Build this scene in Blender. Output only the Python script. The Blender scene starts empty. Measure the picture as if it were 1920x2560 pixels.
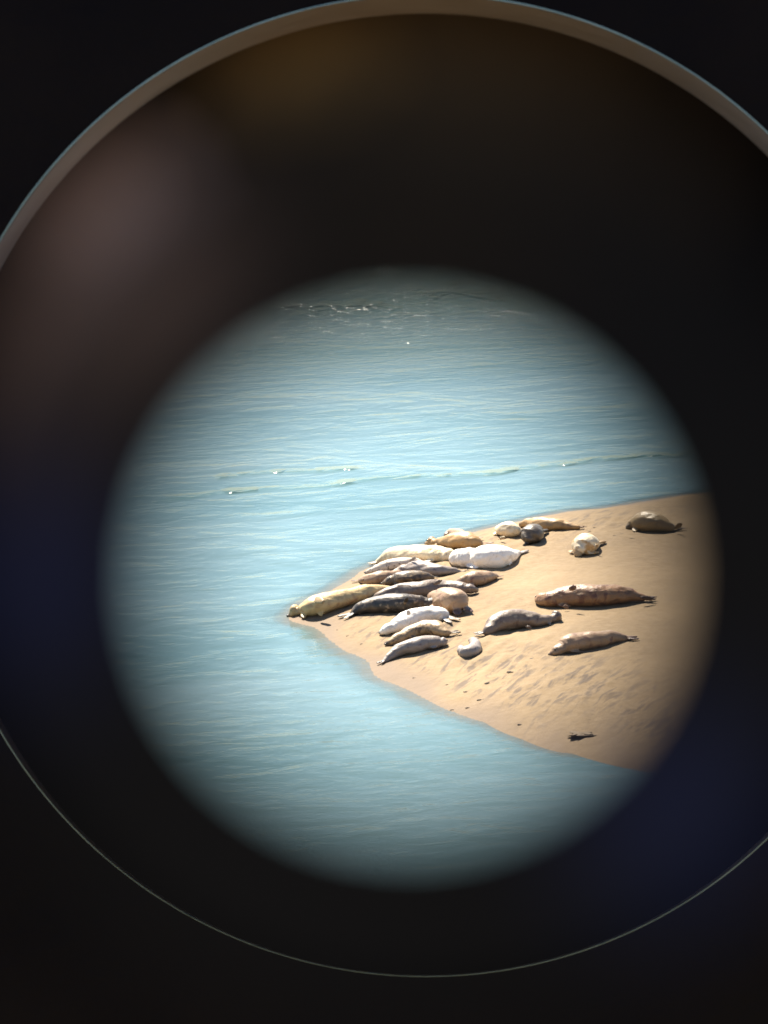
import bpy, bmesh, math, random
import numpy as np
from mathutils import Vector, Matrix, noise

random.seed(7)
R = math.radians
scn = bpy.context.scene
C = scn.collection

# ------------------------------------------------------------------ camera
CAM_H, DEP, ROLL, FPX = 16.0, R(12.0), R(2.5), 10425.0      # focal length in photograph pixels (1920 x 2560)
cd = bpy.data.cameras.new('camera'); cam = bpy.data.objects.new('camera', cd); C.objects.link(cam)
cam.matrix_world = (Matrix.Translation((0, 0, CAM_H)) @ Matrix.Rotation(R(90) - DEP, 4, 'X') @ Matrix.Rotation(-ROLL, 4, 'Z'))
cd.sensor_fit = 'VERTICAL'; cd.sensor_height = 24.0
cd.lens = 12.0 * FPX / 1280.0
cd.clip_start = 0.005; cd.clip_end = 20000
cd.dof.use_dof = True; cd.dof.focus_distance = 3.0
APERTURE = 0.00056                                            # metres: a phone-sized pupil close to the eyepiece
cd.dof.aperture_fstop = cd.lens / 1000.0 / APERTURE
scn.camera = cam
scn.cycles.sample_clamp_indirect = 2.0
CM = cam.matrix_world.copy(); CQ = CM.to_3x3()

# ------------------------------------------------------------------ light
SUN_EL, SUN_AZ = R(52), R(-20)                                # azimuth from +Y (away from viewer), towards -X
w = bpy.data.worlds.new('World'); scn.world = w; w.use_nodes = True
nt = w.node_tree
sky = nt.nodes.new('ShaderNodeTexSky'); sky.sky_type = 'NISHITA'; sky.sun_disc = False
sky.sun_elevation = SUN_EL; sky.sun_rotation = SUN_AZ
sky.air_density = 1.0; sky.dust_density = 0.1; sky.ozone_density = 1.0
nt.links.new(sky.outputs[0], nt.nodes['Background'].inputs[0]); nt.nodes['Background'].inputs[1].default_value = 0.055
sd = bpy.data.lights.new('sun', 'SUN'); sd.energy = 4.8; sd.angle = R(0.5); sd.color = (1.0, 0.90, 0.74)
sun = bpy.data.objects.new('sun', sd); C.objects.link(sun)
sdir = Vector((math.sin(SUN_AZ) * math.cos(SUN_EL), math.cos(SUN_AZ) * math.cos(SUN_EL), math.sin(SUN_EL)))
sun.rotation_euler = sdir.to_track_quat('Z', 'Y').to_euler()
vs = scn.view_settings; vs.view_transform = 'Standard'; vs.look = 'None'; vs.gamma = 1.0; vs.exposure = 1.68
vs.use_curve_mapping = False

# ------------------------------------------------------------------ helpers
def tag(o, label=None, cat=None, group=None, kind=None):
    if label: o['label'] = label
    if cat: o['category'] = cat
    if group: o['group'] = group
    if kind: o['kind'] = kind
    return o

def link(name, verts, faces, mat=None, parent=None, smooth=True):
    me = bpy.data.meshes.new(name); me.from_pydata([tuple(v) for v in verts], [], faces); me.update()
    o = bpy.data.objects.new(name, me); C.objects.link(o)
    if mat: me.materials.append(mat)
    if smooth: me.polygons.foreach_set('use_smooth', [True] * len(me.polygons))
    if parent: o.parent = parent
    return o

def ray(px, py):                                              # direction through a photograph pixel
    return (CQ @ Vector(((px - 960) / FPX, -(py - 1280) / FPX, -1.0)))

def on_plane(px, py, z):
    d = ray(px, py); t = (z - CAM_H) / d.z
    return Vector((0, 0, CAM_H)) + d * t

K = 1920 / 1659.0
def PA(x, y): return (700 + x / 2.765, 1240 + y / 2.765)
def PB(x, y): return (1200 + x / 2.860, 1220 + y / 2.860)
def PD(x, y): return (1120 + x / 7.54, 1280 + y / 7.54)
def PF(x, y): return (x * K, y * K)

def catmull(P, n):
    out = []; m = len(P)
    for i in range(m - 1):
        p0 = P[max(i-1, 0)]; p1 = P[i]; p2 = P[i+1]; p3 = P[min(i+2, m-1)]
        for k in range(n):
            t = k / n
            out.append(0.5 * ((2*p1) + (p2-p0)*t + (2*p0-5*p1+4*p2-p3)*t*t + (3*p1-p0-3*p2+p3)*t**3))
    out.append(P[-1]); return out

# ------------------------------------------------------------------ shoreline and sand height
shore_px = [(1800, 1040), (1620, 1056), (1485, 1069), (1400, 1083), (1300, 1098), (1200, 1110), (1100, 1131), (1040, 1146), (960, 1166), (900, 1184),
            (850, 1205), (800, 1228), (740, 1262), (690, 1290), (650, 1312), (628, 1334), (650, 1345), (690, 1354), (712, 1378), (738, 1400), (790, 1431), (830, 1463), (880, 1490),
            (920, 1514), (990, 1538), (1050, 1560), (1100, 1585), (1160, 1606), (1220, 1622), (1280, 1640), (1350, 1652), (1500, 1682), (1750, 1730)]
sp = [on_plane(*PF(*p), 0.0).xy for p in shore_px]
sp = [Vector(p) for p in catmull([Vector((p.x, p.y, 0)) for p in sp], 4)]
S = np.array([(p.x, p.y) for p in sp])
S = np.vstack([[400, S[0, 1] + 70], [60, S[0, 1] + 12], S, [60, S[-1, 1] - 14], [400, S[-1, 1] - 60]])

def sdist(X, Y):                                              # >0 on sand
    X = np.asarray(X, float); Y = np.asarray(Y, float)
    A = S; B = np.roll(S, -1, axis=0); B[-1] = S[0]
    d2 = np.full(X.shape, 1e18); ins = np.zeros(X.shape, bool)
    for i in range(len(A)):
        ax, ay = A[i]; bx, by = B[i]; ex, ey = bx-ax, by-ay; L = ex*ex + ey*ey + 1e-12
        if i < len(A) - 1:
            t = np.clip(((X-ax)*ex + (Y-ay)*ey)/L, 0, 1)
            d2 = np.minimum(d2, (X-ax-t*ex)**2 + (Y-ay-t*ey)**2)
        c = ((ay > Y) != (by > Y))
        with np.errstate(divide='ignore', invalid='ignore'):
            xi = ax + (Y-ay)*ex/(ey if abs(ey) > 1e-12 else 1e-12)
        ins ^= c & (X < xi)
    d = np.sqrt(d2); d = np.where(ins, d, -d)
    return d + np.clip(1.5 - np.abs(d), 0, 1)*(0.16*vnoise(X, Y, 1.1, 0.8, 12) + 0.07*vnoise(X, Y, 3.5, 2.5, 13))

def vnoise(X, Y, sx, sy, seed=0.0):                           # smooth value noise, vectorised
    x = X*sx + seed*13.7; y = Y*sy + seed*7.3
    xi = np.floor(x).astype(np.int64); yi = np.floor(y).astype(np.int64); fx = x-xi; fy = y-yi
    fx = fx*fx*(3-2*fx); fy = fy*fy*(3-2*fy)
    def h(a, b):
        n = (a*374761393 + b*668265263 + int(seed*1013)) & 0x7fffffff
        n = ((n ^ (n >> 13)) * 1274126177) & 0x7fffffff
        return ((n ^ (n >> 16)) & 0xffff) / 65535.0
    return (h(xi, yi)*(1-fx) + h(xi+1, yi)*fx)*(1-fy) + (h(xi, yi+1)*(1-fx) + h(xi+1, yi+1)*fx)*fy - 0.5

nearline = on_plane(*PF(900, 1400), 0)
def base_h(s, X, Y):
    up = 0.30 * (1 - np.exp(-np.maximum(s, 0) / 1.3)) + 0.02 * np.maximum(s, 0)**0.5
    return np.where(s > 0, up, 0.16 * s * np.clip(-s/0.6, 0.25, 1))

def ground(x, y):
    s = sdist(np.array([x]), np.array([y])); return float(base_h(s, np.array([x]), np.array([y]))[0])

def on_ground(px, py, up=0.0):
    z = 0.3 + up
    for _ in range(5):
        p = on_plane(px, py, z); z = max(ground(p.x, p.y), 0.0) + up
    return on_plane(px, py, z)

# ------------------------------------------------------------------ materials
def newmat(name):
    m = bpy.data.materials.new(name); m.use_nodes = True
    return m, m.node_tree, m.node_tree.nodes['Principled BSDF']

def N(t, typ, **kw):
    n = t.nodes.new(typ)
    for k, v in kw.items():
        if hasattr(n, k): setattr(n, k, v)
        else: n.inputs[k.replace('_', ' ')].default_value = v
    return n

def ramp(t, src, stops):
    r = t.nodes.new('ShaderNodeValToRGB'); e = r.color_ramp.elements
    while len(e) > 1: e.remove(e[-1])
    e[0].position = stops[0][0]; e[0].color = (*stops[0][1], 1)
    for p, c in stops[1:]:
        q = e.new(p); q.color = (*c, 1)
    t.links.new(src, r.inputs[0]); return r

def g3(v): return (v, v, v)

def mathn(t, op, a, b=None):
    n = t.nodes.new('ShaderNodeMath'); n.operation = op
    for i, v in enumerate((a, b)):
        if v is None: continue
        if isinstance(v, (int, float)): n.inputs[i].default_value = v
        else: t.links.new(v, n.inputs[i])
    return n.outputs[0]

def mixc(t, f, a, b, blend='MIX'):
    n = t.nodes.new('ShaderNodeMix'); n.data_type = 'RGBA'; n.blend_type = blend
    if isinstance(f, (int, float)): n.inputs[0].default_value = f
    else: t.links.new(f, n.inputs[0])
    for i, v in ((6, a), (7, b)):
        if isinstance(v, tuple): n.inputs[i].default_value = (*v, 1)
        else: t.links.new(v, n.inputs[i])
    return n.outputs[2]

def noisen(t, scale, detail=4, rough=0.55, vec=None, dist=0.0):
    n = t.nodes.new('ShaderNodeTexNoise'); n.inputs['Scale'].default_value = scale
    n.inputs['Detail'].default_value = detail; n.inputs['Roughness'].default_value = rough; n.inputs['Distortion'].default_value = dist
    if vec is not None: t.links.new(vec, n.inputs['Vector'])
    return n.outputs['Fac']

def coords(t, scale=(1, 1, 1), rot=(0, 0, 0)):
    tc = t.nodes.new('ShaderNodeTexCoord'); mp = t.nodes.new('ShaderNodeMapping')
    mp.inputs['Scale'].default_value = scale; mp.inputs['Rotation'].default_value = rot
    t.links.new(tc.outputs['Object'], mp.inputs['Vector']); return mp.outputs['Vector']

def bumpn(t, h, strength, dist, normal=None):
    b = t.nodes.new('ShaderNodeBump'); b.inputs['Strength'].default_value = strength; b.inputs['Distance'].default_value = dist
    t.links.new(h, b.inputs['Height'])
    if normal: t.links.new(normal, b.inputs['Normal'])
    return b.outputs[0]

# sand
m_sand, t, b = newmat('sand')
v = coords(t)
big = noisen(t, 0.35, 3, 0.5, v)
fine = noisen(t, 9.0, 5, 0.6, v)
def coords2(t, scale, rot):                                   # turn first, then stretch
    mp = t.nodes.new('ShaderNodeMapping'); mp.inputs['Scale'].default_value = scale
    t.links.new(coords(t, (1, 1, 1), (0, 0, rot)), mp.inputs['Vector']); return mp.outputs['Vector']
streak = noisen(t, 1.0, 5, 0.62, coords2(t, (1.8, 7.5, 1), R(-64)), 0.5)
scr = t.nodes.new('ShaderNodeAttribute'); scr.attribute_name = 'scrape'
col = ramp(t, big, [(0.3, (0.175, 0.117, 0.058)), (0.7, (0.25, 0.172, 0.09))]).outputs[0]
col = mixc(t, ramp(t, fine, [(0.35, g3(0.0)), (0.75, g3(0.5))]).outputs[0], col, (0.30, 0.22, 0.135))
col = mixc(t, mathn(t, 'MULTIPLY', ramp(t, streak, [(0.50, g3(0.0)), (0.62, g3(0.75))]).outputs[0], scr.outputs['Fac']), col, (0.075, 0.055, 0.045))
at = t.nodes.new('ShaderNodeAttribute'); at.attribute_name = 'wet'
col = mixc(t, at.outputs['Fac'], col, (0.15, 0.10, 0.06))
t.links.new(col, b.inputs['Base Color'])
rr = ramp(t, at.outputs['Fac'], [(0.0, g3(0.9)), (1.0, g3(0.8))]); t.links.new(rr.outputs[0], b.inputs['Roughness'])
t.links.new(bumpn(t, fine, 0.5, 0.02, bumpn(t, noisen(t, 2.5, 4, 0.6, v), 0.6, 0.06)), b.inputs['Normal'])

# water
m_water, t, b = newmat('water')
vx = coords(t, (1, 1, 1), (0, 0, R(-3)))
def wcoord(sx, sy, rot): return coords2(t, (sx, sy, 1), R(rot))
w1 = noisen(t, 1.0, 3, 0.55, wcoord(0.62, 1.15, -10), 0.5)      # main ripples, crests across the view
w2 = noisen(t, 1.0, 4, 0.6, wcoord(2.0, 3.0, 8), 0.4)       # small chop
w3 = noisen(t, 1.0, 2, 0.5, wcoord(0.12, 0.35, -8), 0.2)     # swell patches
chop = t.nodes.new('ShaderNodeAttribute'); chop.attribute_name = 'chop'
wv = t.nodes.new('ShaderNodeTexWave'); wv.wave_type = 'BANDS'; wv.bands_direction = 'Y'
wv.inputs['Scale'].default_value = 0.42; wv.inputs['Distortion'].default_value = 2.5; wv.inputs['Detail'].default_value = 2
wv.inputs['Detail Scale'].default_value = 1.2
t.links.new(wcoord(0.45, 1.0, -7), wv.inputs['Vector'])
h = mathn(t, 'MULTIPLY', w1, 1.0)
h = mathn(t, 'ADD', h, mathn(t, 'MULTIPLY', wv.outputs['Fac'], 0.05))
h = mathn(t, 'ADD', h, mathn(t, 'MULTIPLY', w3, 0.5))
h = mathn(t, 'MULTIPLY', h, mathn(t, 'MULTIPLY', ramp(t, noisen(t, 1.0, 3, 0.6, wcoord(0.14, 0.22, 20), 1.0), [(0.3, g3(0.3)), (0.7, g3(1.0))]).outputs[0], 0.50))
h = mathn(t, 'ADD', h, mathn(t, 'MULTIPLY', mathn(t, 'MULTIPLY', w2, chop.outputs['Fac']), 0.85))
gl = t.nodes.new('ShaderNodeAttribute'); gl.attribute_name = 'breaker'
w4 = noisen(t, 1.0, 1, 0.5, wcoord(3.0, 3.5, 0), 0.2)
clus = ramp(t, noisen(t, 1.0, 2, 0.5, wcoord(0.9, 0.5, 0)), [(0.52, g3(0.10)), (0.68, g3(1.0))]).outputs[0]
h = mathn(t, 'ADD', h, mathn(t, 'MULTIPLY', mathn(t, 'MULTIPLY', mathn(t, 'MULTIPLY', w4, clus), gl.outputs['Fac']), 2.2))
nrm = bumpn(t, h, 1.0, 0.16)
patch = noisen(t, 1.0, 3, 0.5, wcoord(0.10, 0.25, -5), 0.6)
colw = ramp(t, patch, [(0.3, (0.088, 0.170, 0.180)), (0.7, (0.140, 0.220, 0.235))]).outputs[0]
colw = mixc(t, mathn(t, 'MULTIPLY', gl.outputs['Fac'], 0.3), colw, (0.06, 0.15, 0.11))
t.links.new(colw, b.inputs['Base Color'])
b.inputs['Roughness'].default_value = 0.15; b.inputs['IOR'].default_value = 1.36
t.links.new(nrm, b.inputs['Normal'])
dep = t.nodes.new('ShaderNodeAttribute'); dep.attribute_name = 'depth'
al = ramp(t, dep.outputs['Fac'], [(0.0, g3(0.35)), (0.10, g3(0.85)), (0.35, g3(1.0))])
t.links.new(al.outputs[0], b.inputs['Alpha'])

# ------------------------------------------------------------------ sand and water sheets
def axis(lo, hi, step, far):
    a = list(np.arange(lo, hi + 1e-6, step)); g = step
    x = hi; right = []
    while x < far: g *= 1.35; x += g; right.append(x)
    g = step; x = lo; left = []
    while x > -far: g *= 1.35; x -= g; left.append(x)
    return np.array(left[::-1] + a + right)

def sheet(name, xs, ys, zfun, mat, attrs):
    X, Y = np.meshgrid(xs, ys); Z = zfun(X, Y)
    n, m = X.shape
    V = np.stack([X, Y, Z], -1).reshape(-1, 3)
    i = np.arange(n*m).reshape(n, m)
    F = np.stack([i[:-1, :-1], i[:-1, 1:], i[1:, 1:], i[1:, :-1]], -1).reshape(-1, 4)
    me = bpy.data.meshes.new(name)
    me.vertices.add(len(V)); me.vertices.foreach_set('co', V.ravel().astype(np.float32))
    me.loops.add(F.size); me.loops.foreach_set('vertex_index', F.ravel().astype(np.int32))
    me.polygons.add(len(F)); me.polygons.foreach_set('loop_start', np.arange(0, F.size, 4, dtype=np.int32))
    me.polygons.foreach_set('use_smooth', np.ones(len(F), bool))
    me.update(calc_edges=True)
    for an, fn in attrs.items():
        a = me.attributes.new(an, 'FLOAT', 'POINT'); a.data.foreach_set('value', fn(X, Y).ravel().astype(np.float32))
    me.materials.append(mat)
    o = bpy.data.objects.new(name, me); C.objects.link(o); return o

def sand_z(X, Y):
    s = sdist(X, Y); z = base_h(s, X, Y)
    k = np.clip(s / 1.2, 0, 1)
    a = R(32); U = X*np.cos(a) + Y*np.sin(a); W = -X*np.sin(a) + Y*np.cos(a)
    rough = np.clip(1 - np.abs(s - 1.7)/2.0, 0, 1) * (Y < nearline.y + 8)       # scraped, trodden strip above the near waterline
    d = 0.05*vnoise(X, Y, 0.8, 0.5, 1) + 0.012*vnoise(X, Y, 2.7, 2.0, 2) + 0.005*vnoise(X, Y, 8, 6, 3)
    a = R(64); U = X*np.cos(a) + Y*np.sin(a); W = -X*np.sin(a) + Y*np.cos(a)
    r_ = vnoise(U, W, 1.3, 5.5, 4) + 0.8*vnoise(U, W, 3.5, 9, 5)
    d = d + rough*0.065*np.maximum(r_, -0.12) + 0.025*np.maximum(vnoise(U, W, 1.6, 3.2, 9) - 0.25, 0)*2
    return np.where((np.abs(X) < 40), z + k*d, z)

def scrapef(X, Y):
    s = sdist(X, Y); k = np.clip((s-0.25)/0.4, 0, 1) * np.clip(1 - (s - 1.6)/1.8, 0, 1) * (Y < nearline.y + 9)
    return np.clip(k * (0.7 + 2.2*vnoise(X, Y, 0.9, 0.35, 8)) + 0.12, 0, 1)
xs = axis(-6.0, 8.0, 0.055, 380); ys = axis(60.0, 100.0, 0.07, 60)
ys = np.concatenate([np.array([20., 40, 50, 55, 58]), np.arange(60, 100, 0.07), np.array([101., 103, 106, 110, 120, 135, 150, 180])])
o = sheet('sand', xs[xs > -60], ys, sand_z, m_sand, {'scrape': scrapef, 'wet': lambda X, Y: np.clip(1 - (sdist(X, Y) + 0.7*vnoise(X, Y, 1.8, 0.9, 6)) / 0.6, 0, 1)})
tag(o, kind='structure')
yw = np.concatenate([np.array([-2500., -300, 0, 12, 25, 40, 50, 55]), np.arange(58, 100, 0.16), np.array([100., 101, 102, 104, 106, 108, 110, 113, 116, 120, 125, 130, 160, 300, 1000, 4000, 9000])])
def chopf(X, Y):
    return 0.12 + 0.10*np.clip((66 - Y)/6, 0, 1) + 0.75*np.clip((Y - 88)/9, 0, 1)
crest = [[on_plane(*PF(*p), 0.0) for p in L] for L in
         ([(360, 1080), (470, 1064), (560, 1056), (690, 1050), (820, 1031), (1050, 1023), (1150, 1010), (1300, 990), (1500, 978)], [(480, 1030), (570, 1019), (700, 1017), (760, 1012)])]
def breakerf(X, Y):
    out = np.zeros(X.shape)
    for L in crest:
        for a, b in zip(L[:-1], L[1:]):
            ex, ey = b.x-a.x, b.y-a.y; t_ = np.clip(((X-a.x)*ex + (Y-a.y)*ey)/(ex*ex+ey*ey), 0, 1)
            d = np.hypot(X-a.x-t_*ex, Y-a.y-t_*ey); out = np.maximum(out, np.clip(1-d/0.30, 0, 1)*1.1)
    z0 = on_plane(*PF(850, 688), 0).y; z1 = on_plane(*PF(850, 655), 0).y
    return np.maximum(out, np.clip((Y + 0.5*X*0.3 - z0)/(z1-z0), 0, 1)*1.3)
o = sheet('water', axis(-8, 10, 0.18, 5000), yw, lambda X, Y: X*0.0, m_water,
          {'depth': lambda X, Y: np.clip(-base_h(sdist(X, Y), X, Y)/0.30, 0, 1), 'chop': chopf, 'breaker': breakerf})
tag(o, kind='structure')

# ------------------------------------------------------------------ seals
def fur(name, base, dark, spot_scale=14.0, lo=0.5, hi=0.6, light=None, rough=0.48, folds=0.5, nose=(0.05, 0.045, 0.045)):
    m, t, b = newmat(name)
    v = coords(t)
    bl = noisen(t, 3.0, 3, 0.55, v)
    f1 = ramp(t, bl, [(0.35, g3(0)), (0.7, g3(1))]).outputs[0]
    col = mixc(t, f1, base, tuple(min(1, c*1.18) for c in base))
    sp_ = noisen(t, spot_scale, 3, 0.6, v, 0.3)
    col = mixc(t, ramp(t, sp_, [(lo, g3(0)), (hi, g3(1))]).outputs[0], col, dark)
    if light:
        lt = noisen(t, spot_scale*0.8, 2, 0.5, coords(t, (1, 1, 1), (0.5, 0.9, 0.2)))
        col = mixc(t, ramp(t, lt, [(0.58, g3(0)), (0.66, g3(1))]).outputs[0], col, light)
    ck = noisen(t, 4.5, 5, 0.7, coords(t, (1, 1, 1), (1.2, 0.3, 0.7)), 0.5)       # dried sand stuck to the coat
    col = mixc(t, ramp(t, ck, [(0.50, g3(0)), (0.66, g3(0.4))]).outputs[0], col, (0.19, 0.13, 0.075))
    a = t.nodes.new('ShaderNodeAttribute'); a.attribute_name = 'ends'
    col = mixc(t, a.outputs['Fac'], col, tuple(c*0.45 for c in dark))
    t.links.new(col, b.inputs['Base Color']); b.inputs['Roughness'].default_value = rough
    b.inputs['Specular IOR Level'].default_value = 0.6
    fo = noisen(t, 7, 4, 0.6, v, 0.6)
    t.links.new(bumpn(t, fo, folds, 0.03), b.inputs['Normal'])
    return m

F = {
 'tan':    fur('tan_fur', (0.27, 0.185, 0.085), (0.17, 0.115, 0.055), 6, 0.55, 0.75),
 'gold':   fur('golden_fur', (0.37, 0.225, 0.09), (0.23, 0.115, 0.05), 5, 0.55, 0.75),
 'grey':   fur('grey_fur', (0.15, 0.11, 0.085), (0.09, 0.053, 0.043), 10, 0.55, 0.7, (0.26, 0.21, 0.16)),
 'sandy':  fur('pale_golden_fur', (0.52, 0.38, 0.18), (0.32, 0.165, 0.08), 5, 0.52, 0.72),
 'dark':   fur('dark_spotted_fur', (0.038, 0.03, 0.026), (0.018, 0.016, 0.015), 13, 0.5, 0.6, (0.24, 0.18, 0.125)),
 'olive':  fur('olive_spotted_fur', (0.10, 0.066, 0.035), (0.035, 0.025, 0.018), 14, 0.48, 0.58, (0.27, 0.18, 0.09)),
 'white':  fur('white_fur', (0.82, 0.76, 0.68), (0.50, 0.41, 0.34), 9, 0.62, 0.75),
 'cream':  fur('cream_fur', (0.74, 0.61, 0.40), (0.45, 0.32, 0.17), 8, 0.58, 0.72),
 'pale':   fur('pale_spotted_fur', (0.60, 0.51, 0.42), (0.10, 0.08, 0.075), 17, 0.60, 0.68),
 'pink':   fur('pinkish_fur', (0.31, 0.20, 0.12), (0.19, 0.095, 0.065), 9, 0.55, 0.7),
 'silver': fur('silver_fur', (0.24, 0.20, 0.175), (0.14, 0.085, 0.078), 12, 0.58, 0.7),
 'brown':  fur('brown_fur', (0.26, 0.14, 0.068), (0.14, 0.058, 0.034), 8, 0.5, 0.62, (0.29, 0.18, 0.10), folds=0.9),
 'soot':   fur('sooty_fur', (0.075, 0.058, 0.042), (0.045, 0.036, 0.028), 10, 0.52, 0.65),
 'two':    fur('patchy_fur', (0.31, 0.21, 0.11), (0.11, 0.075, 0.05), 11, 0.54, 0.62),
 'orange': fur('cream_and_orange_fur', (0.82, 0.70, 0.50), (0.60, 0.36, 0.14), 6, 0.5, 0.6),
}
m_black, t, b = newmat('dark_wet_skin'); b.inputs['Roughness'].default_value = 0.2
t.links.new(ramp(t, noisen(t, 40), [(0.3, (0.012, 0.010, 0.010)), (0.7, (0.025, 0.022, 0.02))]).outputs[0], b.inputs['Base Color'])

def tube(bm, P, rad, up, flat=1.0, seg=20):
    rings = []
    n = len(P)
    for i in range(n):
        T = (P[min(i+1, n-1)] - P[max(i-1, 0)]).normalized()
        side = T.cross(up).normalized(); nn = side.cross(T).normalized()
        r = rad[i]; ring = []
        for k in range(seg):
            a = 2*math.pi*k/seg; c, s_ = math.cos(a), math.sin(a)
            hgt = s_ * (0.86 if s_ < 0 else 1.0) * flat
            ring.append(bm.verts.new(P[i] + side*(c*r*1.08) + nn*(hgt*r)))
        rings.append(ring)
    for a_, b_ in zip(rings[:-1], rings[1:]):
        for k in range(seg): bm.faces.new((a_[k], a_[(k+1) % seg], b_[(k+1) % seg], b_[k]))
    bm.faces.new(rings[0][::-1]); bm.faces.new(rings[-1])

def flipper(bm, base, tip, width, thick, nrm):
    """tapering paddle with a scalloped outer end"""
    ax = (tip - base); L = ax.length; ax = ax/L
    side = ax.cross(nrm).normalized(); nn = side.cross(ax).normalized()
    n = 7; rings = []
    for i in range(n):
        t_ = i/(n-1)
        wd = width*(0.55 + 0.75*math.sin(min(t_*1.25, 1)*math.pi*0.62)) * (1 - 0.55*max(0, t_-0.7)/0.3)
        th = thick*(1 - 0.65*t_)
        ring = []
        for k in range(10):
            a = 2*math.pi*k/10
            ring.append(bm.verts.new(base + ax*(L*t_) + side*(wd*math.cos(a)) + nn*(th*math.sin(a))))
        rings.append(ring)
    for a_, b_ in zip(rings[:-1], rings[1:]):
        for k in range(10): bm.faces.new((a_[k], a_[(k+1) % 10], b_[(k+1) % 10], b_[k]))
    bm.faces.new(rings[0][::-1]); bm.faces.new(rings[-1])

def seal(conv, sc, pts, mat, label, head='first', flips=(), hind=True, belly_up=False, face=True, fore=True, lift=0.0):
    """pts: (x, y, half thickness) along the body in crop units; flips: ((x,y),(x,y),height_base,height_tip) extra raised flippers"""
    if head == 'last': pts = pts[::-1]
    ctr = []; rad = []
    for (x, y, r) in pts:
        px, py = conv(x, y); rp = r/sc
        p = on_ground(px, py, 0.1)
        rm = rp * (Vector((0, 0, CAM_H)) - p).length / FPX
        p = on_ground(px, py, rm*0.84 + lift); ctr.append(p); rad.append(rm*1.14)
    Pm = catmull([Vector((*p, )) for p in ctr], 6)
    Rm = [max(q.x, 0.012) for q in catmull([Vector((r, 0, 0)) for r in rad], 6)]
    if face: Rm = [q*(1 - 0.13*math.exp(-((i/len(Rm) - 0.19)/0.06)**2)) for i, q in enumerate(Rm)]
    bm = bmesh.new(); up = Vector((0, 0, 1))
    tube(bm, Pm, Rm, up)
    n = len(Pm)
    # rounded snout and skull
    hd = (Pm[0] - Pm[4]).normalized()
    def ball(c, r, sx=1.0):
        bmesh.ops.create_icosphere(bm, subdivisions=2, radius=r, matrix=Matrix.Translation(c))
    ball(Pm[0] + hd*Rm[0]*0.1, Rm[0]*1.05)
    RM = max(Rm)
    if face:
        sk = Pm[min(5, n-1)].copy(); sr = RM*0.50
        sk.z = max(sk.z, max(ground(sk.x, sk.y), 0) + sr*0.9) + sr*0.12
        ball(sk, sr); ball(sk.lerp(Pm[0], 0.55), sr*0.74); ball(Pm[0] + hd*0.01, max(Rm[0], RM*0.27))
    hi = min(7, n-1)
    # fore flippers, one on each side about a quarter of the way down the body
    fi = int(n*0.27); T = (Pm[fi-2] - Pm[fi+2]).normalized(); side = T.cross(up).normalized()
    if fore:
        for s_ in (-1, 1):
            b0 = Pm[fi] + side*s_*Rm[fi]*0.8 - up*Rm[fi]*0.45
            t0 = b0 + side*s_*Rm[fi]*1.0 - T*Rm[fi]*1.15
            t0.z = max(ground(t0.x, t0.y), 0) + 0.03
            flipper(bm, b0, t0, Rm[fi]*0.33, Rm[fi]*0.17, up)
    if hind:
        e = Pm[-1]; T2 = (Pm[-1] - Pm[-5]).normalized(); s2 = T2.cross(up).normalized(); rr_ = max(Rm[-6], RM*0.42)
        for s_ in (-1, 1):
            tp = e + T2*rr_*2.4 + s2*s_*rr_*0.9
            tp.z = max(ground(tp.x, tp.y), 0) + 0.04
            flipper(bm, e - T2*rr_*0.6 + s2*s_*rr_*0.25, tp, rr_*0.42, rr_*0.22, up)
    for (bx, tx, hb, ht, wd) in flips:
        b0 = on_ground(*conv(*bx), hb); t0 = on_ground(*conv(*tx), ht)
        flipper(bm, b0, t0, wd, wd*0.4, Vector((0, -1, 0.25)))
    me = bpy.data.meshes.new('seal'); 
    bmesh.ops.recalc_face_normals(bm, faces=bm.faces)
    bm.to_mesh(me); bm.free()
    org = Pm[n//2].copy(); org.z = max(ground(org.x, org.y), 0)
    me.transform(Matrix.Translation(-org))
    o = bpy.data.objects.new('seal', me); C.objects.link(o); o.location = org
    md = o.modifiers.new('r', 'REMESH'); md.mode = 'VOXEL'; md.voxel_size = 0.014; md.use_smooth_shade = True
    ms = o.modifiers.new('s', 'SMOOTH'); ms.factor = 0.5; ms.iterations = 4
    dg = bpy.context.evaluated_depsgraph_get()
    m2 = bpy.data.meshes.new_from_object(o.evaluated_get(dg)); o.modifiers.clear(); o.data = m2
    bpy.data.meshes.remove(me)
    # creases and loose skin
    cnt = len(m2.vertices); co = np.empty(cnt*3, np.float32); m2.vertices.foreach_get('co', co); co = co.reshape(-1, 3)
    nr = np.empty(cnt*3, np.float32); m2.vertices.foreach_get('normal', nr); nr = nr.reshape(-1, 3)
    PP = np.array([tuple(p - org) for p in Pm]); D = ((co[:, None, :] - PP[None])**2).sum(-1); idx = D.argmin(1); dmin = np.sqrt(D.min(1))
    t_ = idx/(n-1)
    hsh = (sum(map(ord, label)) % 97)
    fold = 0.007*np.sin(idx*1.35 + 4*vnoise(co[:, 0], co[:, 1] + co[:, 2], 6, 6, 2)) * np.clip(1 - np.abs(t_-0.2)/0.16, 0, 1)
    lump = 0.024*vnoise(co[:, 0] + hsh, co[:, 1] + co[:, 2]*1.7, 3.5, 3.5, 3) + 0.014*vnoise(co[:, 0]+hsh, co[:, 1] + co[:, 2]*1.7, 9, 9, 5)
    co += nr*(fold + lump)[:, None]
    # keep the creature resting on the sand
    m2.vertices.foreach_set('co', co.ravel()); m2.update()
    Ra = np.array(Rm)[idx]
    ends = np.clip(1 - t_/0.05, 0, 1)*0.75 + np.clip((t_-0.93)/0.07, 0, 1)*0.6 + np.clip((dmin - Ra*1.25)/(0.08), 0, 1)*0.5
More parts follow.
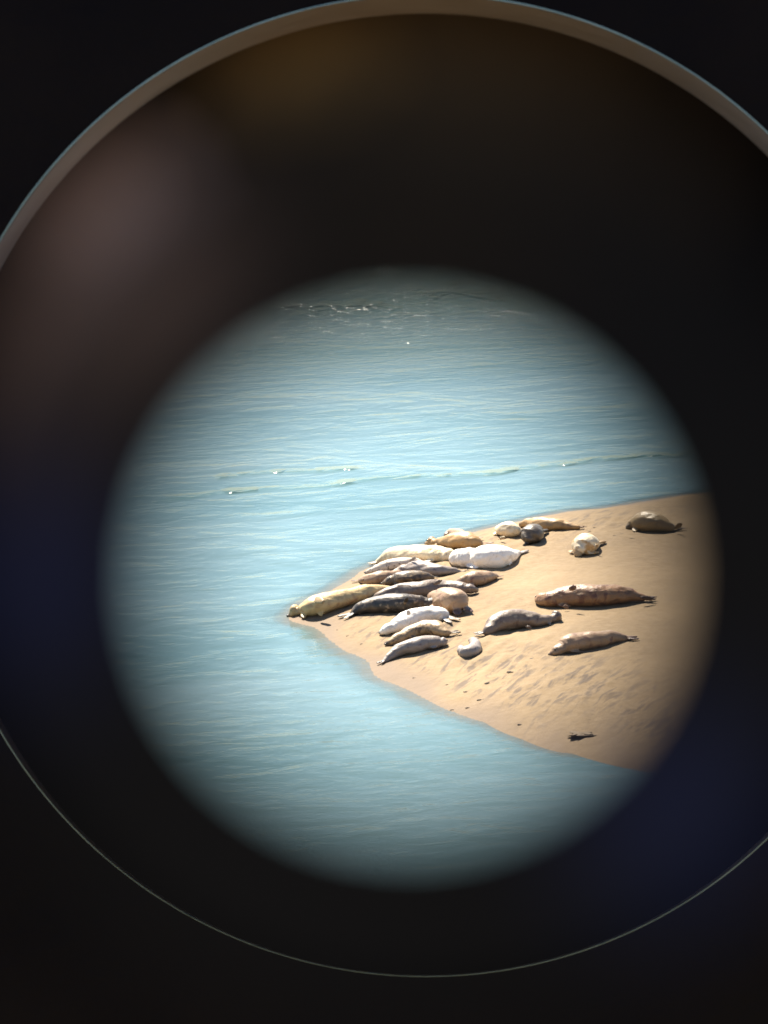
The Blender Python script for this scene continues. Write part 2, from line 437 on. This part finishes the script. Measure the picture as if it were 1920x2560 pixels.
    a = m2.attributes.new('ends', 'FLOAT', 'POINT'); a.data.foreach_set('value', np.clip(ends, 0, 1).astype(np.float32))
    m2.materials.clear(); m2.materials.append(F[mat])
    m2.polygons.foreach_set('use_smooth', [True]*len(m2.polygons))
    tag(o, label, 'seal', 'seals hauled out on the sand spit')
    if face:
        def small(nm, c, r, sz=(1, 1, 1)):
            q = bmesh.new(); bmesh.ops.create_icosphere(q, subdivisions=2, radius=r, matrix=Matrix.Diagonal((*sz, 1)))
            mm = bpy.data.meshes.new(nm); q.to_mesh(mm); q.free(); mm.materials.append(m_black)
            mm.polygons.foreach_set('use_smooth', [True]*len(mm.polygons))
            x = bpy.data.objects.new(nm, mm); C.objects.link(x); x.parent = o; x.location = c - org
        r0 = max(Rm[0], RM*0.27)
        small('nose', Pm[0] + hd*(r0*0.92) + up*r0*0.3, 0.026, (1.2, 1.2, 0.8))
        sdv = hd.cross(up).normalized(); ec = sk.lerp(Pm[0], 0.3)
        for s_ in (-1, 1):
            small('eye', ec + sdv*s_*sr*0.72 + up*sr*0.42, 0.019)
    return o

A_, B_, D_ = 2.765, 2.86, 7.54
seal(PA, A_, [(72, 826, 9), (110, 808, 20), (170, 783, 42), (240, 762, 66), (330, 738, 64), (450, 708, 57), (590, 670, 52), (690, 655, 38), (770, 650, 24)], 'sandy',
     'large tan seal with its head in the shallow water at the tip of the sand', flips=[((300, 735), (240, 700), 0.34, 0.36, 0.06), ((300, 800), (262, 822), 0.08, 0.05, 0.05)], hind=False)
seal(PA, A_, [(640, 706, 14), (720, 682, 34), (830, 660, 46), (960, 650, 56), (1080, 635, 48), (1180, 633, 42), (1260, 642, 42), (1318, 648, 34), (1350, 652, 18)], 'grey',
     'long grey seal lying behind the dark spotted one, head at the right', head='last', flips=[((1060, 610), (1125, 580), 0.28, 0.36, 0.035)])
seal(PA, A_, [(500, 815, 18), (560, 778, 42), (650, 757, 55), (760, 747, 63), (860, 742, 62), (940, 738, 50), (1000, 742, 38), (1050, 748, 28), (1066, 750, 16)], 'dark',
     'dark grey seal covered in pale spots, tail towards the tip of the sand', head='last', flips=[((855, 745), (885, 700), 0.16, 0.3, 0.035)])
seal(PA, A_, [(1055, 705, 36), (1105, 706, 60), (1155, 716, 80), (1205, 735, 86), (1232, 762, 62), (1242, 788, 34)], 'pink',
     'short tan humped seal just right of the dark spotted one', hind=True)
seal(PA, A_, [(705, 945, 17), (745, 928, 36), (830, 888, 56), (900, 852, 58), (980, 833, 54), (1060, 822, 52), (1115, 828, 46), (1145, 850, 24)], 'white',
     'pinkish white seal, the uppermost of the three lying side by side', flips=[((905, 815), (868, 800), 0.28, 0.34, 0.05)])
seal(PA, A_, [(745, 1022, 12), (820, 982, 34), (920, 935, 44), (1020, 908, 50), (1090, 918, 50), (1140, 942, 32), (1170, 948, 20)], 'two',
     'tan seal with brown spotted side, middle of the three lying side by side')
seal(PA, A_, [(712, 1150, 8), (760, 1110, 26), (830, 1065, 42), (920, 1040, 50), (1000, 1018, 47), (1080, 1013, 36), (1125, 1015, 27), (1142, 1012, 16)], 'silver',
     'silver grey seal with arched back, lowest of the three lying side by side', head='last')
seal(PA, A_, [(1014, 330, 14), (1060, 322, 25), (1130, 315, 34), (1210, 308, 55), (1300, 315, 55), (1360, 325, 40), (1395, 338, 20)], 'gold',
     'golden brown seal at the back of the pile with its nose over the white seal')
seal(PA, A_, [(1152, 272, 18), (1185, 258, 26), (1235, 262, 30), (1290, 278, 26), (1350, 290, 16)], 'pink',
     'seal mostly hidden behind the golden brown one, only its back showing', face=False, fore=False)
seal(PA, A_, [(662, 466, 12), (705, 442, 26), (780, 415, 50), (880, 405, 58), (980, 402, 56), (1090, 405, 56), (1165, 415, 50), (1215, 430, 28)], 'cream',
     'big bright white seal near the far water edge, biggest pale one of the pile', head='last')
seal(PA, A_, [(600, 528, 10), (660, 508, 26), (740, 488, 36), (830, 470, 38), (920, 460, 30), (985, 460, 16)], 'pale',
     'whitish seal with small dark spots pressed against the big white one', flips=[((885, 452), (945, 425), 0.2, 0.3, 0.03)])
seal(PA, A_, [(790, 532, 18), (850, 508, 34), (930, 497, 44), (1020, 506, 44), (1100, 517, 40), (1180, 517, 27), (1235, 521, 14), (1262, 523, 8)], 'silver',
     'slim grey seal with cream back, its tail pointing right towards the open sand')
seal(PA, A_, [(548, 588, 10), (590, 578, 34), (660, 572, 42), (740, 558, 40), (820, 540, 28)], 'pink',
     'pinkish tan seal at the left of the pile near the far water edge', head='last', flips=[((580, 575), (545, 590), 0.15, 0.1, 0.03)])
seal(PA, A_, [(712, 605, 14), (760, 590, 34), (840, 572, 46), (920, 562, 47), (990, 562, 37), (1038, 565, 22), (1054, 567, 12)], 'olive',
     'olive brown mottled seal in the middle of the pile')
seal(PA, A_, [(1240, 600, 22), (1290, 582, 40), (1360, 575, 46), (1430, 560, 40), (1485, 555, 22), (1505, 560, 12)], 'pink',
     'reddish tan seal on the right side of the pile above the long grey one')
seal(PD, D_, [(110, 900, 80), (200, 885, 150), (340, 875, 185), (480, 880, 170), (560, 890, 165), (700, 870, 215), (900, 860, 220), (1060, 845, 175), (1200, 815, 105), (1330, 780, 50)], 'white',
     'brilliant white fat seal between the pile and the open sand', flips=[((1020, 960), (1230, 960), 0.08, 0.06, 0.04)])
seal(PD, D_, [(935, 320, 45), (1010, 335, 95), (1110, 335, 140), (1220, 345, 135), (1310, 370, 80)], 'cream',
     'cream coloured seal by the far shoreline, left of the sooty round one', flips=[((1080, 470), (950, 520), 0.08, 0.03, 0.03)])
seal(PB, B_, [(345, 378, 24), (352, 362, 42), (362, 342, 66), (380, 325, 62), (400, 310, 40)], 'soot',
     'sooty grey round seal seen end on beside the cream one', flips=[((420, 350), (458, 352), 0.1, 0.05, 0.02)])
seal(PB, B_, [(308, 262, 22), (350, 252, 36), (430, 256, 45), (520, 264, 41), (600, 266, 33), (670, 278, 20), (715, 283, 11)], 'gold',
     'golden seal stretched along the far shoreline behind the sooty round one')
seal(PB, B_, [(1072, 278, 22), (1110, 255, 46), (1190, 245, 70), (1280, 258, 62), (1340, 278, 42), (1385, 290, 22)], 'tan',
     'plump olive tan seal alone at the far right of the spit', flips=[((1395, 285), (1450, 255), 0.1, 0.22, 0.045)])
seal(PB, B_, [(700, 462, 30), (710, 440, 52), (728, 418, 68), (755, 402, 72), (785, 398, 58), (810, 396, 34)], 'orange',
     'small round cream and orange seal alone on the open sand', flips=[((810, 420), (850, 405), 0.12, 0.2, 0.03)])
seal(PB, B_, [(412, 795, 20), (450, 800, 44), (520, 797, 58), (620, 780, 68), (740, 773, 76), (860, 772, 72), (980, 763, 65), (1070, 768, 48), (1135, 782, 28), (1180, 790, 18)], 'brown',
     'largest reddish brown seal lying across the right side of the sand', flips=[((640, 720), (690, 705), 0.36, 0.4, 0.04), ((620, 835), (612, 868), 0.1, 0.03, 0.05), ((1150, 782), (1250, 795), 0.12, 0.06, 0.035)])
seal(PB, B_, [(25, 1042, 14), (60, 1018, 36), (110, 978, 60), (200, 948, 70), (290, 938, 66), (370, 945, 54), (440, 952, 40), (500, 942, 33), (540, 938, 24), (560, 940, 14)], 'grey',
     'grey brown seal with high rounded back in the middle of the open sand', head='last', flips=[((350, 985), (345, 1008), 0.08, 0.03, 0.05)])
seal(PB, B_, [(516, 1186, 16), (555, 1163, 38), (630, 1125, 62), (720, 1105, 62), (820, 1093, 58), (920, 1073, 50), (990, 1072, 34), (1050, 1080, 17)], 'pink',
     'pale tan seal with dark muzzle, the nearest one on the right', flips=[])
seal(PA, A_, [(1252, 1052, 22), (1262, 1075, 34), (1295, 1082, 42), (1335, 1062, 42), (1352, 1030, 34), (1335, 1005, 26), (1315, 998, 14)], 'silver',
     'small grey pup curled up below the grey brown seal', hind=False, fore=False)

# ------------------------------------------------------------------ odds and ends on the sand
m_weed, t, b = newmat('dried_seaweed'); b.inputs['Roughness'].default_value = 0.8
t.links.new(ramp(t, noisen(t, 30, 4), [(0.3, (0.06, 0.045, 0.035)), (0.7, (0.15, 0.115, 0.085))]).outputs[0], b.inputs['Base Color'])
def clump(name, px, py, size, n, label, cat, group=None):
    p = on_ground(px, py, 0.0); bm = bmesh.new()
    for _ in range(n):
        a = random.uniform(-0.5, 0.9); off = Vector((random.uniform(-.35, .35)*size, random.uniform(-.22, .22)*size, random.uniform(0.0, size*0.18)))
        L = size*random.uniform(0.3, 0.8); th = size*random.uniform(0.06, 0.14)
        M = Matrix.Translation(off) @ Matrix.Rotation(a, 4, 'Z') @ Matrix.Rotation(random.uniform(-.25, .25), 4, 'Y') @ Matrix.Diagonal((L, th*1.6, th, 1))
        r = bmesh.ops.create_icosphere(bm, subdivisions=2, radius=1.0, matrix=M)
        for vv in r['verts']: vv.co += Vector([noise.noise(vv.co*18 + Vector((k*9, 0, 0)))*size*0.12 for k in range(3)])
    me = bpy.data.meshes.new(name); bm.to_mesh(me); bm.free(); me.materials.append(m_weed)
    me.polygons.foreach_set('use_smooth', [True]*len(me.polygons))
    o = bpy.data.objects.new(name, me); C.objects.link(o); o.location = p; tag(o, label, cat, group); return o
m_drift, t, b = newmat('sandy_driftwood'); b.inputs['Roughness'].default_value = 0.85
t.links.new(ramp(t, noisen(t, 12, 4), [(0.3, (0.13, 0.095, 0.062)), (0.7, (0.24, 0.175, 0.11))]).outputs[0], b.inputs['Base Color'])
dw = clump('driftwood', 1450, 1838, 0.20, 14, 'dark gnarled driftwood lump low on the sand near the lower waterline', 'driftwood')
dw.data.materials[0] = m_drift; dw.scale = (1.2, 1.6, 0.6)
weeds = [PB(945, 245), PB(980, 262), PB(1020, 330), PB(965, 342), PB(1085, 363), PB(935, 455), PB(820, 283), PB(785, 312), PB(325, 748), PB(885, 232),
         PB(210, 1315), PB(370, 1222), PB(850, 378), (1274, 1680), (1218, 1708), (1165, 1730), (1035, 1695), (1130, 1775), (1170, 1770), (1200, 1750), (1300, 1812), (1120, 1712),
         (845, 1575), (870, 1590), (905, 1610)]
for k, (x, y) in enumerate(weeds):
    clump('seaweed_scrap', x, y, random.uniform(0.03, 0.065), 7, 'small dark scrap of dried seaweed on the bare sand', 'seaweed', 'seaweed scraps strewn over the sand')

# ------------------------------------------------------------------ viewing telescope on the bluff
def loft(name, circ, mat, parent, seg=256, close=False, chips=0.0, smooth=True):
    V = []; Fc = []
    for (cx, cy, r, d) in circ:
        r0_ = r
        for k in range(seg):
            a = 2*math.pi*k/seg
            if chips and r > 1215: r = r0_ + chips*(abs(noise.noise(Vector((math.cos(a)*7, math.sin(a)*7, 0))))*3 + max(0, noise.noise(Vector((math.cos(a)*22, math.sin(a)*22, 5))) - 0.15)*8)
            x = cx + r*math.cos(a); y = cy + r*math.sin(a)
            V.append(CM @ Vector(((x-960)/FPX*d, -(y-1280)/FPX*d, -d)))
    n = len(circ)
    for i in range(n if close else n-1):
        j = (i+1) % n
        for k in range(seg): Fc.append((i*seg+k, i*seg+(k+1) % seg, j*seg+(k+1) % seg, j*seg+k))
    inv = parent.matrix_world.inverted()
    o = link(name, [inv @ v for v in V], Fc, mat, parent, smooth); return o

def paint(name, stops, scale, rough=0.5, metal=0.0, bump=0.3, spec=0.05):
    m, t, b = newmat(name); v = coords(t, (1, 1, 1))
    t.links.new(ramp(t, noisen(t, scale, 4, 0.55, v), stops).outputs[0], b.inputs['Base Color'])
    b.inputs['Roughness'].default_value = rough; b.inputs['Metallic'].default_value = metal; b.inputs['Specular IOR Level'].default_value = spec
    t.links.new(bumpn(t, noisen(t, scale*8, 3, 0.6, v), bump, 0.002), b.inputs['Normal']); return m
m_rubber = paint('black_rubber', [(0.3, (0.002, 0.0017, 0.0017)), (0.7, (0.004, 0.0032, 0.0032))], 60, 1.0, spec=0.0)
m_flange = paint('black_enamel', [(0.35, (0.007, 0.0045, 0.005)), (0.7, (0.014, 0.008, 0.0065))], 20, 0.6)
m_rim = paint('worn_brown_rim', [(0.3, (0.50, 0.35, 0.275)), (0.7, (0.80, 0.59, 0.48))], 14, 0.6)
m_bead = paint('bright_bead', [(0.3, (0.34, 0.40, 0.33)), (0.7, (0.55, 0.60, 0.50))], 40, 0.4)
m_post = paint('grey_green_enamel', [(0.3, (0.08, 0.11, 0.09)), (0.7, (0.12, 0.15, 0.12))], 6, 0.45)

scope = bpy.data.objects.new('telescope', None); C.objects.link(scope)
scope.location = (0, 0.85, 14.5); bpy.context.view_layer.update()
tag(scope, 'black viewing telescope on a post, seen straight into its round eyepiece', 'telescope')
ECX, ECY = 1024, 1446
# black surfaces round the eyepiece, with brown and bluish reflections painted into the colour
def reflection_tinted(name, base0, base1, spots, d, nscale):
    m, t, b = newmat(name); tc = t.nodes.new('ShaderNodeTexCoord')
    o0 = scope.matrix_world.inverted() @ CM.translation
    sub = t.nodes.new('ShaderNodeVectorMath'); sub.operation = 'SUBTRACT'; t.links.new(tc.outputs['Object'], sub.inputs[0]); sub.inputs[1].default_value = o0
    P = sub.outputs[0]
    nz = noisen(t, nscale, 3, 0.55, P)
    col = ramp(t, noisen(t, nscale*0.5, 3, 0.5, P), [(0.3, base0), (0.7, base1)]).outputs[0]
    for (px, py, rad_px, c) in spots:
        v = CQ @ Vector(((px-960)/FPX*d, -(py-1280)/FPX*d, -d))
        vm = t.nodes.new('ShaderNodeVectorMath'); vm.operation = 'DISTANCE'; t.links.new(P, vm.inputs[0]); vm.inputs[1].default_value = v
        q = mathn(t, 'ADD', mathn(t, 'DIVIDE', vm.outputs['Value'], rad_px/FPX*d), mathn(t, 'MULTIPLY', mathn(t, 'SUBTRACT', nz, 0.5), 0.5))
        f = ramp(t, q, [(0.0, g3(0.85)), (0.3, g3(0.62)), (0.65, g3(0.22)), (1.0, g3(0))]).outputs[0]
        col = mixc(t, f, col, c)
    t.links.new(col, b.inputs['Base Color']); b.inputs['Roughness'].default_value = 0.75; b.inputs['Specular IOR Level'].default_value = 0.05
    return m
SP = [(1150, 60, 950, (0.10, 0.053, 0.023)), (740, 90, 380, (0.26, 0.13, 0.042)), (235, 560, 420, (0.50, 0.29, 0.22)), (60, 880, 400, (0.20, 0.11, 0.08))]  # reflected brown and amber glow, painted on the dish as soft spots
m_dish = reflection_tinted('black_dish_painted_glow', (0.009, 0.0065, 0.0055), (0.014, 0.0095, 0.0075), SP, 0.606, 25)
m_lip = reflection_tinted('black_rubber_painted_reflections', (0.010, 0.0078, 0.0075), (0.016, 0.012, 0.0105),
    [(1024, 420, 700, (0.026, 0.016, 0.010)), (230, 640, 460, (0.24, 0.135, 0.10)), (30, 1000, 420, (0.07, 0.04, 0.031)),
     (60, 1420, 430, (0.022, 0.024, 0.070)), (1700, 2020, 420, (0.024, 0.026, 0.066))], 0.0119, 900)  # brown and blue reflections on the lip, put into its base colour

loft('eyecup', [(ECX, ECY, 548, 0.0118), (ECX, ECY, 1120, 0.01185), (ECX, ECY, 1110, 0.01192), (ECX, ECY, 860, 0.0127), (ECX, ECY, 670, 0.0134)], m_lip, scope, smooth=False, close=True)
loft('eyepiece_barrel', [(ECX, ECY, 850, 0.0135), (ECX, ECY, 850, 0.572), (ECX, ECY, 820, 0.572), (ECX, ECY, 825, 0.0137)], m_rubber, scope, close=True)
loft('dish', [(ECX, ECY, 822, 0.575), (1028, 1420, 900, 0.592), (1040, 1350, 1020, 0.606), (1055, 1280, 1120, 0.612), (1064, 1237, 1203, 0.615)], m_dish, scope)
loft('rim', [(1064, 1237, 1203, 0.615), (1064, 1229, 1210, 0.610), (1064, 1217, 1223, 0.6008), (1064, 1215, 1225, 0.5992)], m_rim, scope, seg=720, chips=1.0)
loft('bead', [(1064, 1215, 1226, 0.5998), (1064, 1215, 1227.5, 0.5994), (1064, 1215, 1229.5, 0.5994), (1064, 1215, 1231, 0.5998)], m_bead, scope)
loft('housing', [(1064, 1215, 1230, 0.60), (1064, 1215, 2330, 0.60), (1064, 1215, 2400, 0.605), (1064, 1215, 2400*0.605/1.1, 1.1), (ECX, ECY, 1020, 1.12),
                 (ECX, ECY, 860, 1.12), (ECX, ECY, 850, 0.62), (ECX, ECY, 824, 0.576)], m_flange, scope)
bm = bmesh.new()
def cyl(bm, r1, r2, z0, z1, x=0, y=0, seg=32):
    bmesh.ops.create_cone(bm, cap_ends=True, segments=seg, radius1=r1, radius2=r2, depth=z1-z0, matrix=Matrix.Translation((x, y, (z0+z1)/2)))
def part(nm, bm, mat):
    me = bpy.data.meshes.new(nm); bm.to_mesh(me); bm.free(); me.materials.append(mat)
    o = bpy.data.objects.new(nm, me); C.objects.link(o); o.parent = scope; return o
cyl(bm, 0.07, 0.05, 0.03, 1.05); cyl(bm, 0.085, 0.085, 1.05, 1.10); part('post', bm, m_post)
bm = bmesh.new(); cyl(bm, 0.22, 0.20, 0.0, 0.03); part('base_plate', bm, m_post)
bm = bmesh.new(); bmesh.ops.create_cube(bm, size=1, matrix=Matrix.Translation((0, 0, 1.13)) @ Matrix.Diagonal((0.12, 0.16, 0.07, 1))); bmesh.ops.bevel(bm, geom=bm.edges[:], offset=0.01, segments=2); part('yoke', bm, m_post)

# the bluff the telescope stands on
m_bluff, t, b = newmat('bluff_earth'); v = coords(t)
t.links.new(ramp(t, noisen(t, 0.8, 6, 0.65, v), [(0.35, (0.05, 0.07, 0.025)), (0.55, (0.13, 0.11, 0.06)), (0.75, (0.24, 0.18, 0.11))]).outputs[0], b.inputs['Base Color'])
b.inputs['Roughness'].default_value = 0.95; t.links.new(bumpn(t, noisen(t, 3, 6, 0.7, v), 0.8, 0.2), b.inputs['Normal'])
def bluff_z(X, Y):
    e = np.clip((Y - 1.9)/11.0, 0, 1)
    z = 14.5 - 17.0*e**0.8
    return z + np.where((Y > 2.1), 0.8*vnoise(X, Y, 0.5, 0.5, 2)*np.clip((Y-2)/4, 0, 1), 0) + np.where(np.hypot(X, Y) > 3, 0.15*vnoise(X, Y, 0.3, 0.3, 3)*(Y < 1.5), 0)
o = sheet('bluff', np.arange(-40, 40.1, 0.5), np.arange(-30, 14.1, 0.35), bluff_z, m_bluff, {}); tag(o, kind='structure')
